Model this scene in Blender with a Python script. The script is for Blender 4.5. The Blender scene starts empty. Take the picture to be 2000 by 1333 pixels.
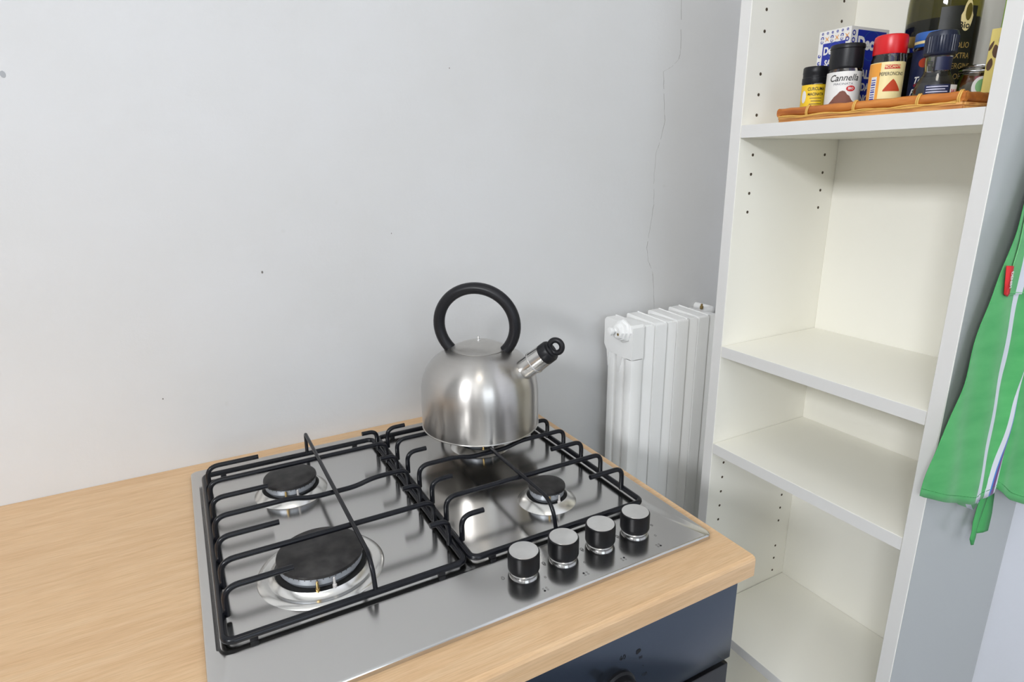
import bpy, bmesh, math, random
from mathutils import Vector, Matrix
from math import sin, cos, pi, radians, atan2, sqrt

random.seed(7)
S = bpy.context.scene
COL = S.collection

# ------------------------------------------------------------------ camera
cam_d = bpy.data.cameras.new('camera')
cam = bpy.data.objects.new('camera', cam_d)
COL.objects.link(cam)
cam.location = (-0.5447, -0.4689, 0.4595)
cam.rotation_euler = (1.2892, 0.0111, -0.5023)
cam_d.sensor_width = 36.0
cam_d.lens = 1182.5 * 36.0 / 2000.0
cam_d.clip_start = 0.02
S.camera = cam

# ------------------------------------------------------------------ world, lights, exposure
w = bpy.data.worlds.new('daylight')
S.world = w
w.use_nodes = True
w.node_tree.nodes['Background'].inputs[0].default_value = (0.75, 0.87, 1.0, 1)
w.node_tree.nodes['Background'].inputs[1].default_value = 2.0


def area(name, loc, target, sx, sy, power, color):
    d = bpy.data.lights.new(name, 'AREA')
    d.shape = 'RECTANGLE'
    d.size, d.size_y = sx, sy
    d.energy = power
    d.color = color
    o = bpy.data.objects.new(name, d)
    COL.objects.link(o)
    o.location = loc
    o.rotation_euler = (Vector(target) - Vector(loc)).to_track_quat('-Z', 'Y').to_euler()
    return o


# daylight entering through the window of the left wall, fill from one added behind the camera
area('window_and_fill_light', (-3.47, -1.95, 1.80), (0, -1.95, 1.80), 1.2, 0.52, 146, (0.955, 0.97, 1.0))
area('window_and_fill_light', (-0.75, -3.27, 0.95), (-0.75, 0, 0.95), 1.3, 1.7, 11, (0.92, 0.96, 1.0))
# warm fill light, added overhead as an unseen ceiling lamp
area('added_fill_light', (-0.8, -1.0, 2.73), (-0.8, -1.0, 0), 0.5, 0.5, 6, (1.0, 0.93, 0.82))

S.view_settings.view_transform = 'Standard'
S.view_settings.look = 'None'
S.view_settings.exposure = 0.02
S.view_settings.gamma = 1.0
S.view_settings.use_curve_mapping = False
S.cycles.use_denoising = True
S.cycles.max_bounces = 12
S.cycles.diffuse_bounces = 6
S.cycles.glossy_bounces = 6
S.cycles.transmission_bounces = 10
S.cycles.caustics_reflective = False
S.cycles.caustics_refractive = False
S.cycles.sample_clamp_indirect = 6.0


# ------------------------------------------------------------------ materials
def lin(c):
    c = c / 255.0
    return c / 12.92 if c <= 0.04045 else ((c + 0.055) / 1.055) ** 2.4


def rgb(r, g, b):
    return (lin(r), lin(g), lin(b), 1.0)


def mat(name, color, rough=0.5, metal=0.0, **kw):
    m = bpy.data.materials.new(name)
    m.use_nodes = True
    b = m.node_tree.nodes['Principled BSDF']
    b.inputs['Base Color'].default_value = color
    b.inputs['Roughness'].default_value = rough
    b.inputs['Metallic'].default_value = metal
    for k, v in kw.items():
        b.inputs[k.replace('_', ' ')].default_value = v
    return m


def N(m, t, **kw):
    n = m.node_tree.nodes.new(t)
    for k, v in kw.items():
        setattr(n, k, v)
    return n


def L(m, a, b):
    m.node_tree.links.new(a, b)


def tex(m, kind, scale=(1, 1, 1), coord='Object', **inp):
    """a texture node fed by scaled object coordinates"""
    tc = N(m, 'ShaderNodeTexCoord')
    mp = N(m, 'ShaderNodeMapping')
    mp.inputs['Scale'].default_value = scale
    L(m, tc.outputs[coord], mp.inputs['Vector'])
    t = N(m, kind)
    L(m, mp.outputs[0], t.inputs['Vector'])
    for k, v in inp.items():
        t.inputs[k].default_value = v
    return t


def ramp(m, fac, stops):
    r = N(m, 'ShaderNodeValToRGB')
    e = r.color_ramp.elements
    while len(e) < len(stops):
        e.new(0.5)
    for i, (p, c) in enumerate(stops):
        e[i].position = p
        e[i].color = c
    L(m, fac, r.inputs[0])
    return r


def bump(m, height, strength=0.2, dist=0.001):
    b = N(m, 'ShaderNodeBump')
    b.inputs['Strength'].default_value = strength
    b.inputs['Distance'].default_value = dist
    L(m, height, b.inputs['Height'])
    L(m, b.outputs[0], m.node_tree.nodes['Principled BSDF'].inputs['Normal'])
    return b


def bsdf(m):
    return m.node_tree.nodes['Principled BSDF']


def mix(m, fac, a, b, blend='MIX'):
    x = N(m, 'ShaderNodeMix', data_type='RGBA', blend_type=blend)
    for sock, v in ((x.inputs[0], fac), (x.inputs[6], a), (x.inputs[7], b)):
        if hasattr(v, 'links'):
            L(m, v, sock)
        else:
            sock.default_value = v
    return x.outputs[2]


# painted plaster
def plaster(name, col, stain=True):
    m = mat(name, col, 0.62)
    n1 = tex(m, 'ShaderNodeTexNoise', (1.3, 1.3, 1.3), Scale=1.6, Detail=5.0, Roughness=0.6)
    n2 = tex(m, 'ShaderNodeTexNoise', (1, 1, 1), Scale=45.0, Detail=6.0, Roughness=0.7)
    c = ramp(m, n1.outputs[0], [(0.35, (col[0] * .95, col[1] * .945, col[2] * .93, 1)), (0.62, col)])
    if stain:
        v = tex(m, 'ShaderNodeTexNoise', (1, 1, 1), Scale=24.0, Detail=2.0)
        r = ramp(m, v.outputs[0], [(0.78, (0, 0, 0, 1)), (0.86, (.5, .5, .5, 1))])
        out = mix(m, r.outputs[0], c.outputs[0], (col[0] * .80, col[1] * .78, col[2] * .72, 1))
        L(m, out, bsdf(m).inputs['Base Color'])
    else:
        L(m, c.outputs[0], bsdf(m).inputs['Base Color'])
    n3 = tex(m, 'ShaderNodeTexNoise', (1, 1, 5), Scale=7.0, Detail=4.0, Roughness=0.6)
    add = N(m, 'ShaderNodeMath', operation='ADD')
    L(m, n2.outputs[0], add.inputs[0])
    L(m, n3.outputs[0], add.inputs[1])
    bump(m, add.outputs[0], 0.35, 0.0012)
    return m


M = {}
M['wall'] = plaster('white_plaster', (0.655, 0.654, 0.650, 1))
M['wall_right'] = plaster('cool_white_plaster', (0.69, 0.705, 0.76, 1), False)
M['ceiling'] = mat('ceiling_paint', (0.82, 0.82, 0.80, 1), 0.8)
M['floor'] = mat('floor_tiles', (0.10, 0.12, 0.15, 1), 0.35)
M['crack'] = mat('crack_line', rgb(150, 148, 142), 0.9)
M['speck'] = mat('dark_speck', rgb(120, 116, 110), 0.8)
M['smudge'] = mat('grey_smudge', rgb(168, 170, 172), 0.8)

# oak laminate: grain runs along the worktop
m = mat('oak_laminate', rgb(214, 180, 136), 0.42)
g1 = tex(m, 'ShaderNodeTexNoise', (3.2, 34, 34), Scale=2.6, Detail=8.0, Roughness=0.6, Distortion=0.5)
g2 = tex(m, 'ShaderNodeTexNoise', (14, 330, 330), Scale=2.0, Detail=3.0, Roughness=0.6)
g3 = tex(m, 'ShaderNodeTexNoise', (1.1, 7, 7), Scale=1.7, Detail=3.0, Distortion=0.8)
c1 = ramp(m, g1.outputs[0], [(0.30, rgb(207, 170, 128)), (0.5, rgb(213, 178, 137)), (0.70, rgb(218, 186, 147))])
c2 = ramp(m, g2.outputs[0], [(0.36, (0.84, 0.81, 0.77, 1)), (0.58, (1, 1, 1, 1))])
c3 = ramp(m, g3.outputs[0], [(0.30, (0.90, 0.87, 0.84, 1)), (0.55, (1, 1, 1, 1))])
o = mix(m, 0.75, c1.outputs[0], c2.outputs[0], 'MULTIPLY')
o = mix(m, 0.6, o, c3.outputs[0], 'MULTIPLY')
kn = tex(m, 'ShaderNodeTexVoronoi', (1.5, 7.0, 7.0), Scale=1.9)
kr = ramp(m, kn.outputs['Distance'], [(0.03, (1, 1, 1, 1)), (0.11, (0, 0, 0, 1))])
o = mix(m, kr.outputs[0], o, rgb(168, 128, 92))
L(m, o, bsdf(m).inputs['Base Color'])
bump(m, g2.outputs[0], 0.12, 0.0006)
M['oak'] = m


def brushed(name, col, rough, scale, var=0.10, aniso=0.0, rot=0.25, flatr=False):
    m = mat(name, col, rough, 1.0)
    n = tex(m, 'ShaderNodeTexNoise', scale, Scale=1.0, Detail=4.0, Roughness=0.7)
    c = ramp(m, n.outputs[0], [(0.3, tuple(x * (1 - var) for x in col[:3]) + (1,)), (0.7, tuple(min(1, x * (1 + var)) for x in col[:3]) + (1,))])
    L(m, c.outputs[0], bsdf(m).inputs['Base Color'])
    if not flatr:
        rr = N(m, 'ShaderNodeMapRange')
        rr.inputs[3].default_value = rough * 0.85
        rr.inputs[4].default_value = rough * 1.2
        L(m, n.outputs[0], rr.inputs[0])
        L(m, rr.outputs[0], bsdf(m).inputs['Roughness'])
    if aniso:
        bsdf(m).inputs['Anisotropic'].default_value = aniso
        t = N(m, 'ShaderNodeTangent', direction_type='RADIAL', axis='Z')
        L(m, t.outputs[0], bsdf(m).inputs['Tangent'])
        bsdf(m).inputs['Anisotropic Rotation'].default_value = rot
    return m


M['hob_steel'] = brushed('brushed_hob_steel', (0.62, 0.61, 0.592, 1), 0.21, (4, 2500, 2500), 0.01, flatr=True)
m = M['hob_steel']
bsdf(m).inputs['Roughness'].default_value = 0.16
bsdf(m).inputs['Anisotropic'].default_value = 0.6
bsdf(m).inputs['Anisotropic Rotation'].default_value = 0.25
t_ = N(m, 'ShaderNodeTangent', direction_type='UV_MAP')
L(m, t_.outputs[0], bsdf(m).inputs['Tangent'])
M['steel_ring'] = brushed('polished_ring_steel', (0.76, 0.75, 0.72, 1), 0.27, (60, 60, 60), 0.03, flatr=True)
M['kettle_steel'] = brushed('brushed_kettle_steel', (0.52, 0.50, 0.475, 1), 0.28, (4, 4, 400), 0.015, 0.8, flatr=True)
M['lid_steel'] = brushed('brushed_lid_steel', (0.58, 0.56, 0.53, 1), 0.36, (60, 60, 60), 0.05)
M['spout_steel'] = brushed('brushed_spout_steel', (0.62, 0.61, 0.59, 1), 0.24, (200, 200, 200), 0.01, flatr=True)
M['knob_face'] = brushed('knob_face_steel', (0.84, 0.83, 0.81, 1), 0.30, (40, 40, 40), 0.04, 0.4, 0.0)
M['chrome'] = mat('chrome', (0.85, 0.85, 0.85, 1), 0.10, 1.0)
M['brass'] = mat('brass_pin', rgb(176, 150, 100), 0.3, 1.0)
M['ceramic'] = mat('white_ceramic_pin', rgb(205, 200, 196), 0.35)
M['enamel'] = mat('black_enamel', (0.006, 0.0065, 0.009, 1), 0.25, 0.0, Specular_IOR_Level=0.28)
m = mat('burner_cap_enamel', (0.022, 0.021, 0.021, 1), 0.42, 0.0, Specular_IOR_Level=0.25)
n = tex(m, 'ShaderNodeTexNoise', (1, 1, 1), Scale=60.0, Detail=4.0)
r = ramp(m, n.outputs[0], [(0.35, (0.018, 0.017, 0.017, 1)), (0.7, (0.045, 0.042, 0.040, 1))])
L(m, r.outputs[0], bsdf(m).inputs['Base Color'])
M['cap'] = m
M['alu'] = mat('cast_burner_alloy', rgb(176, 180, 186), 0.42, 0.55)
M['dark_gap'] = mat('dark_gap', (0.01, 0.01, 0.01, 1), 0.7)
M['black_plastic'] = mat('black_plastic', (0.010, 0.010, 0.012, 1), 0.38, 0.0, Specular_IOR_Level=0.28)
M['knob_black'] = mat('knob_black', (0.007, 0.007, 0.008, 1), 0.36, 0.0, Specular_IOR_Level=0.22)
M['print'] = mat('printed_marks', rgb(84, 82, 80), 0.5)
M['print_faint'] = mat('faint_printed_marks', rgb(118, 116, 113), 0.4, 0.4)
M['print_dark'] = mat('dark_print', rgb(22, 22, 24), 0.5)
M['melamine'] = mat('white_melamine', (0.87, 0.855, 0.785, 1), 0.33)
M['melamine_edge'] = mat('white_edge_band', (0.70, 0.69, 0.668, 1), 0.35)
M['melamine_side_shaded'] = mat('shaded_grey_side', (0.415, 0.43, 0.42, 1), 0.22)  # grey outer face, with the shading on that side put into its colour
M['peg'] = mat('peg_hole_shadow', rgb(70, 58, 44), 0.8)
m = mat('radiator_enamel', (0.86, 0.86, 0.845, 1), 0.33)
n = tex(m, 'ShaderNodeTexNoise', (1, 1, 1), Scale=60.0, Detail=3.0)
bump(m, n.outputs[0], 0.25, 0.002)
M['radiator'] = m
M['oven_panel'] = mat('oven_panel_dark_reflection', (0.095, 0.115, 0.15, 1), 0.20, 0.9)  # stainless steel; the dark bluish room reflection is put into its colour
M['oven_glass'] = mat('oven_black_glass', (0.006, 0.006, 0.007, 1), 0.12)
M['carcass'] = mat('cabinet_white', (0.70, 0.70, 0.68, 1), 0.5)
M['cabinet_door'] = mat('cabinet_door_white', (0.74, 0.74, 0.72, 1), 0.4)
M['frame'] = mat('window_frame_white', (0.8, 0.8, 0.8, 1), 0.4)


# ------------------------------------------------------------------ mesh helpers
class MB:
    def __init__(s):
        s.v, s.f, s.uv = [], [], None

    def add(s, v, f):
        o = len(s.v)
        s.v += [tuple(p) for p in v]
        s.f += [tuple(i + o for i in q) for q in f]
        return s

    def box(s, x0, x1, y0, y1, z0, z1, b=0.0, seg=2):
        if b <= 0:
            v = [(x, y, z) for x in (x0, x1) for y in (y0, y1) for z in (z0, z1)]
            return s.add(v, [(0, 1, 3, 2), (4, 6, 7, 5), (0, 4, 5, 1), (2, 3, 7, 6), (0, 2, 6, 4), (1, 5, 7, 3)])
        bm = bmesh.new()
        bmesh.ops.create_cube(bm, size=1)
        for p in bm.verts:
            p.co = Vector(((x0 + x1) / 2 + p.co.x * (x1 - x0), (y0 + y1) / 2 + p.co.y * (y1 - y0), (z0 + z1) / 2 + p.co.z * (z1 - z0)))
        bmesh.ops.bevel(bm, geom=bm.edges[:], offset=b, segments=seg, profile=0.5, affect='EDGES')
        return s.frombm(bm)

    def frombm(s, bm, mtx=None):
        bm.verts.index_update()
        v = [(mtx @ p.co if mtx else p.co)[:] for p in bm.verts]
        f = [[p.index for p in q.verts] for q in bm.faces]
        bm.free()
        return s.add(v, f)

    def lathe(s, prof, n=48, mtx=None, caps=True):
        """prof: (r, z) list, bottom to top, axis Z"""
        v, f, idx = [], [], []
        for r, z in prof:
            if r < 1e-6:
                idx.append([len(v)])
                v.append((0, 0, z))
            else:
                idx.append(list(range(len(v), len(v) + n)))
                v += [(r * cos(2 * pi * i / n), r * sin(2 * pi * i / n), z) for i in range(n)]
        for a, b in zip(idx, idx[1:]):
            for i in range(n):
                j = (i + 1) % n
                if len(a) == 1 and len(b) == 1:
                    continue
                if len(a) == 1:
                    f.append((a[0], b[j], b[i]))
                elif len(b) == 1:
                    f.append((a[i], a[j], b[0]))
                else:
                    f.append((a[i], a[j], b[j], b[i]))
        if caps:
            if len(idx[0]) > 1:
                f.append(tuple(reversed(idx[0])))
            if len(idx[-1]) > 1:
                f.append(tuple(idx[-1]))
        if mtx:
            v = [(mtx @ Vector(p))[:] for p in v]
        return s.add(v, f)

    def tube(s, pts, r, n=12, closed=False, flat=None):
        """tube through pts; r a number or a list; flat = (wide, high) factors"""
        pts = [Vector(p) for p in pts]
        k = len(pts)
        rs = r if isinstance(r, (list, tuple)) else [r] * k
        tang = []
        for i in range(k):
            a = pts[i - 1] if (i or closed) else pts[0]
            b = pts[(i + 1) % k] if (i < k - 1 or closed) else pts[-1]
            tang.append((b - a).normalized())
        up = Vector((0, 0, 1)) if abs(tang[0].z) < 0.9 else Vector((0, 1, 0))
        side = tang[0].cross(up).normalized()
        v, f = [], []
        for i in range(k):
            side = (side - tang[i] * side.dot(tang[i])).normalized()
            up2 = side.cross(tang[i]).normalized()
            for q in range(n):
                a = 2 * pi * q / n
                fw, fh = flat or (1, 1)
                v.append((pts[i] + side * cos(a) * rs[i] * fw + up2 * sin(a) * rs[i] * fh)[:])
        m_ = k if closed else k - 1
        for i in range(m_):
            for q in range(n):
                a, b = i * n, ((i + 1) % k) * n
                f.append((a + q, a + (q + 1) % n, b + (q + 1) % n, b + q))
        if not closed:
            f.append(tuple(reversed(range(n))))
            f.append(tuple(range((k - 1) * n, k * n)))
        return s.add(v, f)

    def prism(s, poly, axis, a, b):
        """poly in the two other axes, extruded along axis from a to b"""
        k = len(poly)

        def P(p, t):
            return {'x': (t, p[0], p[1]), 'y': (p[0], t, p[1]), 'z': (p[0], p[1], t)}[axis]
        v = [P(p, a) for p in poly] + [P(p, b) for p in poly]
        f = [tuple(range(k)), tuple(reversed(range(k, 2 * k)))]
        f += [(i, i + k, (i + 1) % k + k, (i + 1) % k) for i in range(k)]
        return s.add(v, f)


def fillet(pts, r, seg=5, closed=False):
    """round the corners of a polyline"""
    pts = [Vector(p) for p in pts]
    k = len(pts)
    out = []
    for i in range(k):
        if not closed and i in (0, k - 1):
            out.append(pts[i])
            continue
        p, a, b = pts[i], pts[i - 1], pts[(i + 1) % k]
        rr = r[i] if isinstance(r, (list, tuple)) else r
        da, db = (a - p), (b - p)
        t = min(rr, da.length * .49, db.length * .49)
        A, B = p + da.normalized() * t, p + db.normalized() * t
        for j in range(seg + 1):
            u = j / seg
            out.append((1 - u) ** 2 * A + 2 * u * (1 - u) * p + u * u * B)
    return out


def obj(name, mb, material, parent=None, smooth=35, **props):
    me = bpy.data.meshes.new(name)
    me.from_pydata(mb.v, [], mb.f)
    me.validate()
    bm = bmesh.new()
    bm.from_mesh(me)
    bmesh.ops.recalc_face_normals(bm, faces=bm.faces[:])
    bm.to_mesh(me)
    bm.free()
    if smooth:
        me.polygons.foreach_set('use_smooth', [True] * len(me.polygons))
        me.set_sharp_from_angle(angle=radians(smooth))
    me.materials.append(material)
    o = bpy.data.objects.new(name, me)
    COL.objects.link(o)
    if parent:
        o.parent = parent
    for k, v in props.items():
        o[k] = v
    return o


def flat_faces(o, min_area):
    for p in o.data.polygons:
        if p.area > min_area:
            p.use_smooth = False


def thing(name, label, cat, loc=(0, 0, 0), rz=0.0, group=None):
    o = bpy.data.objects.new(name, None)
    o.empty_display_size = 0.03
    COL.objects.link(o)
    o.location = loc
    o.rotation_euler = (0, 0, rz)
    o['label'] = label
    o['category'] = cat
    if group:
        o['group'] = group
    return o


def tag(o, label, cat, group=None):
    o['label'] = label
    o['category'] = cat
    if group:
        o['group'] = group
    return o


def struct(name, mb, m, parent=None, **k):
    o = obj(name, mb, m, parent, **k)
    o['kind'] = 'structure'
    return o


def shell(prof, t=.0014):
    """closed double wall of a glass vessel from its outer profile"""
    inner = [(max(0, r_ - t) if r_ > 0 else 0, min(max(z_, t), prof[-1][1] - t * .5)) for r_, z_ in prof]
    return prof + [p for p in reversed(inner)]


# flat print wrapped on a surface -----------------------------------------
def on_cyl(r, th0, z0=0.0, lean=0.0):
    return lambda u, v, h=0.0: ((r + h) * cos(th0 + u / r), (r + h) * sin(th0 + u / r), z0 + v)


def on_plane(o_, ux, vx, nx):
    o_, ux, vx, nx = Vector(o_), Vector(ux).normalized(), Vector(vx).normalized(), Vector(nx).normalized()
    return lambda u, v, h=0.0: (o_ + ux * u + vx * v + nx * h)[:]


def patch(name, fmap, u0, u1, v0, v1, m, parent, h=0.0004, n=12, **pr):
    mb = MB()
    v, f = [], []
    for i in range(n + 1):
        u = u0 + (u1 - u0) * i / n
        v += [fmap(u, v0, h), fmap(u, v1, h)]
    for i in range(n):
        f.append((2 * i, 2 * i + 2, 2 * i + 3, 2 * i + 1))
    return obj(name, mb.add(v, f), m, parent, **pr)


def shape(name, fmap, poly, m, parent, h=0.0006, rings=4, **pr):
    """filled polygon in concentric rings, so that it hugs a curved surface"""
    cx = sum(p[0] for p in poly) / len(poly)
    cy = sum(p[1] for p in poly) / len(poly)
    k = len(poly)
    v = [fmap(cx, cy, h)]
    f = [(0, i + 1, (i + 1) % k + 1) for i in range(k)]
    for g in range(1, rings + 1):
        t = g / rings
        v += [fmap(cx + (p[0] - cx) * t, cy + (p[1] - cy) * t, h) for p in poly]
        if g > 1:
            o_ = 1 + (g - 2) * k
            f += [(o_ + i, o_ + k + i, o_ + k + (i + 1) % k, o_ + (i + 1) % k) for i in range(k)]
    return obj(name, MB().add(v, f), m, parent, **pr)


def oval(cx, cy, rx, ry, n=20):
    return [(cx + rx * cos(2 * pi * i / n), cy + ry * sin(2 * pi * i / n)) for i in range(n)]


def text(name, s, size, fmap, m, parent, cx=0.0, cy=0.0, h=0.0009, bold=0.0, sx=1.0, shear=0.0, align='CENTER', **pr):
    cu = bpy.data.curves.new('lettering', 'FONT')
    cu.body = s
    cu.size = size
    cu.align_x = align
    cu.align_y = 'CENTER'
    cu.shear = shear
    cu.offset = bold
    cu.resolution_u = 3
    to = bpy.data.objects.new('lettering_curve', cu)
    COL.objects.link(to)
    dg = bpy.context.evaluated_depsgraph_get()
    me = bpy.data.meshes.new_from_object(to.evaluated_get(dg))
    mb = MB()
    bm = bmesh.new()
    bm.from_mesh(me)
    bmesh.ops.triangulate(bm, faces=bm.faces[:])
    bm.verts.index_update()
    mb.add([fmap(cx + p.co.x * sx, cy + p.co.y, h) for p in bm.verts], [[q.index for q in f.verts] for f in bm.faces])
    bm.free()
    bpy.data.objects.remove(to)
    bpy.data.curves.remove(cu)
    bpy.data.meshes.remove(me)
    return obj(name, mb, m, parent, smooth=0, **pr)


# ================================================================== ROOM
FZ = -0.9            # floor; the worktop's upper face is z = 0
CZ = 2.8
YB = 0.5575          # back wall
XR = 0.5960          # right wall
XL = -3.4
YF = -3.2
struct('floor', MB().box(XL, XR, YF, YB, FZ - .05, FZ), M['floor'])
struct('ceiling', MB().box(XL, XR, YF, YB, CZ, CZ + .05), M['ceiling'])
wb = struct('wall_back', MB().box(XL - .1, XR + .1, YB, YB + .08, FZ - .05, CZ + .05), M['wall'])
struct('wall_right', MB().box(XR, XR + .08, YF, YB, FZ - .05, CZ + .05), M['wall_right'])
wy0, wy1, wz0, wz1 = -2.58, -1.32, 1.50, 2.10
struct('wall_left', MB().box(XL - .1, XL, YF - .1, wy0, FZ, CZ).box(XL - .1, XL, wy1, YB, FZ, CZ)
       .box(XL - .1, XL, wy0, wy1, FZ, wz0).box(XL - .1, XL, wy0, wy1, wz1, CZ), M['wall'])
vx0, vx1, vz0, vz1 = -1.42, -0.08, 0.08, 1.82
struct('wall_front', MB().box(XL, vx0, YF - .1, YF, FZ, CZ).box(vx1, XR + .1, YF - .1, YF, FZ, CZ)
       .box(vx0, vx1, YF - .1, YF, FZ, vz0).box(vx0, vx1, YF - .1, YF, vz1, CZ), M['wall'])


def win_frame(name, axis, c, a0, a1, z0, z1):
    mb = MB()

    def B(p0, p1, q0, q1):
        if axis == 'x':
            mb.box(c - .03, c + .02, p0, p1, q0, q1, .004)
        else:
            mb.box(p0, p1, c - .03, c + .02, q0, q1, .004)
    B(a0, a0 + .05, z0, z1)
    B(a1 - .05, a1, z0, z1)
    B(a0 + .05, a1 - .05, z0, z0 + .05)
    B(a0 + .05, a1 - .05, z1 - .05, z1)
    B((a0 + a1) / 2 - .03, (a0 + a1) / 2 + .03, z0 + .05, z1 - .05)
    return struct(name, mb, M['frame'])


win_frame('window_1', 'x', XL - .01, wy0, wy1, wz0, wz1)
win_frame('fill_window', 'y', YF - .01, vx0, vx1, vz0, vz1)  # window added behind the camera to let in the fill light

# the hairline crack that wanders down the back wall, and small marks on the paint
ck = [(.4155, .93), (.4120, .7766), (.4185, .6877), (.4150, .6680), (.3960, .6520), (.3750, .6415), (.3790, .60), (.3864, .5481), (.3770, .51), (.3660, .4815),
      (.3640, .43), (.3678, .3758), (.3590, .32), (.3539, .283), (.3600, .255), (.3755, .2244), (.3859, .1409), (.389, .05)]
pts = []
for a, b in zip(ck, ck[1:]):
    for i in range(5):
        t = i / 5
        j = 0.0009
        pts.append((a[0] + (b[0] - a[0]) * t + random.uniform(-j, j), YB - .0001, a[1] + (b[1] - a[1]) * t))
mb = MB()
for i, (a, b) in enumerate(zip(pts, pts[1:])):
    if i % 11 == 7:
        continue
    ww = random.uniform(.00022, .00055)
    mb.add([(a[0] - ww, a[1], a[2]), (a[0] + ww, a[1], a[2]), (b[0] + ww, b[1], b[2]), (b[0] - ww, b[1], b[2])], [(0, 1, 2, 3)])
obj('wall_crack', mb, M['crack'], wb, smooth=0)
for x, z, r_ in ((-.7073, .5771, .0042), (-.4348, .302, .0022), (-.22, .35, .0011), (-.10, .62, .0012), (-.60, .12, .0014)):
    obj('paint_mark', MB().add([(x + r_ * cos(t * .7) * .7, YB - .0003, z + r_ * sin(t * .7)) for t in range(9)], [tuple(range(9))]), M['smudge'] if r_ > .003 else M['speck'], wb, smooth=0)

# ================================================================== WORKTOP AND UNITS
XC, YC = 0.0157, -0.0539
r_ = .005
prof = [(YC, -.028 + .001), (YC, -r_), (YC + r_ * .3, -r_ * .3), (YC + r_, 0), (YB - .0005, 0), (YB - .0005, -.028), (YC + .001, -.028)]
# the worktop has a cut-out for the hob, left solid here because the hob covers it
wt = obj('worktop', MB().prism(prof, 'x', -1.45, XC), M['oak'])
flat_faces(wt, .01)
tag(wt, 'light oak worktop running along the white wall under the gas hob', 'worktop')

cb = thing('base_cabinet', 'white kitchen cabinet standing left of the oven under the oak worktop', 'cabinet', (-1.0, .2, FZ))
obj('body', MB().box(-.44, .39, -.22, .35, .10, .871, .002).box(-.44, .39, -.19, .34, 0, .10), M['carcass'], cb)
for k in (0, 1):
    d = obj('door', MB().box(-.438 + k * .415, -.026 + k * .415, -.242, -.2205, .12, .865, .002), M['cabinet_door'], cb)
    x = -.06 if k == 0 else .01
    obj('handle', MB().tube(fillet([(x, -.242, .60), (x, -.268, .60), (x, -.268, .76), (x, -.242, .76)], .01), .005), M['chrome'], d)
oh = thing('oven_housing', 'white cabinet frame around the built-in oven', 'cabinet', (-.30, .2, FZ))
for a_ in ((-.308, -.3, -.222, .35, 0, .871), (.2835, .3005, -.222, .35, 0, .871)):
    obj('side_panel', MB().box(*a_), M['carcass'], oh)
obj('back_panel', MB().box(-.3, .2835, .345, .35, 0, .871), M['carcass'], oh)
obj('plinth', MB().box(-.3, .2835, -.2, -.19, 0, .10), M['carcass'], oh)
obj('bottom_panel', MB().box(-.3, .2835, -.19, .345, .10, .118), M['carcass'], oh)

# built-in oven
ov = thing('oven', 'dark steel built-in oven with black control knob under the worktop', 'oven', (-.30, -.044, -.75))
zt, zb = .75 - .0345, .75 - .1508
obj('control_panel', MB().box(-.297, .3009, 0, .022, zb, zt, .0012), M['oven_panel'], ov, label='dark grey steel control panel')
obj('body', MB().box(-.28, .275, .023, .52, .03, zt - .01), M['dark_gap'], ov)
dr = obj('door', MB().box(-.297, .2975, -.001, .022, .03, zb - .006, .002), M['oven_glass'], ov, label='black glass oven door')
obj('handle', MB().tube(fillet([(-.24, -.001, .50), (-.24, -.04, .50), (.24, -.04, .50), (.24, -.001, .50)], .012), .008), M['hob_steel'], dr)


def oven_knob(x, z, ang):
    mt = Matrix.Translation((x, 0, z)) @ Matrix.Rotation(pi / 2, 4, 'X')
    k = obj('knob', MB().lathe([(.0, 0), (.0235, 0), (.0235, .003), (.021, .005), (.0205, .013), (.019, .015), (0, .015)], 40, mt), M['knob_black'], ov, label='black plastic oven knob')
    rot = Matrix.Translation((x, 0, z)) @ Matrix.Rotation(ang, 4, 'Y')
    g = MB().box(-.0055, .0055, -.031, -.012, -.0225, .0225, .002)
    g.v = [(rot @ Vector(p))[:] for p in g.v]
    obj('grip', g, M['knob_black'], k)
    t = MB().box(-.001, .001, -.0315, -.0305, .010, .0175)
    t.v = [(rot @ Vector(p))[:] for p in t.v]
    obj('pointer', t, M['brass'], k)


oven_knob(.117, .75 - .108, -radians(42))
oven_knob(-.128, .75 - .117, 0)
pm = on_plane((0, 0, .75), (1, 0, 0), (0, 0, 1), (0, -1, 0))
shape('dial_mark', pm, oval(.1452, -.0690, .0035, .0028), M['print_dark'], ov, .0003)
shape('dial_mark', pm, oval(.1435, -.0712, .0016, .0016), M['print_dark'], ov, .0004)
text('dial_numeral', '60', .0085, pm, M['print_dark'], ov, .1227, -.0680, .0003, .0001)
text('dial_numeral', '90', .0055, pm, M['print_dark'], ov, .1490, -.0800, .0003)
text('dial_numeral', '120', .0055, pm, M['print_dark'], ov, .1560, -.1070, .0003)
shape('dial_mark', pm, oval(.1535, -.0935, .0006, .0006, 8), M['print_dark'], ov, .0003)

# ================================================================== HOB
HW, HD, HT = .580, .5191, .0065
hob = thing('gas_hob', 'stainless steel four-burner gas hob set in the oak worktop', 'hob', (-HW / 2, HD / 2, 0))
ox, oy = -HW / 2, HD / 2


def rrect(x0, x1, y0, y1, r, n=6):
    out = []
    for cx, cy, a0 in ((x1 - r, y1 - r, 0), (x0 + r, y1 - r, 90), (x0 + r, y0 + r, 180), (x1 - r, y0 + r, 270)):
        for i in range(n + 1):
            a = radians(a0 + 90 * i / n)
            out.append((cx + r * cos(a), cy + r * sin(a)))
    return out


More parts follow.
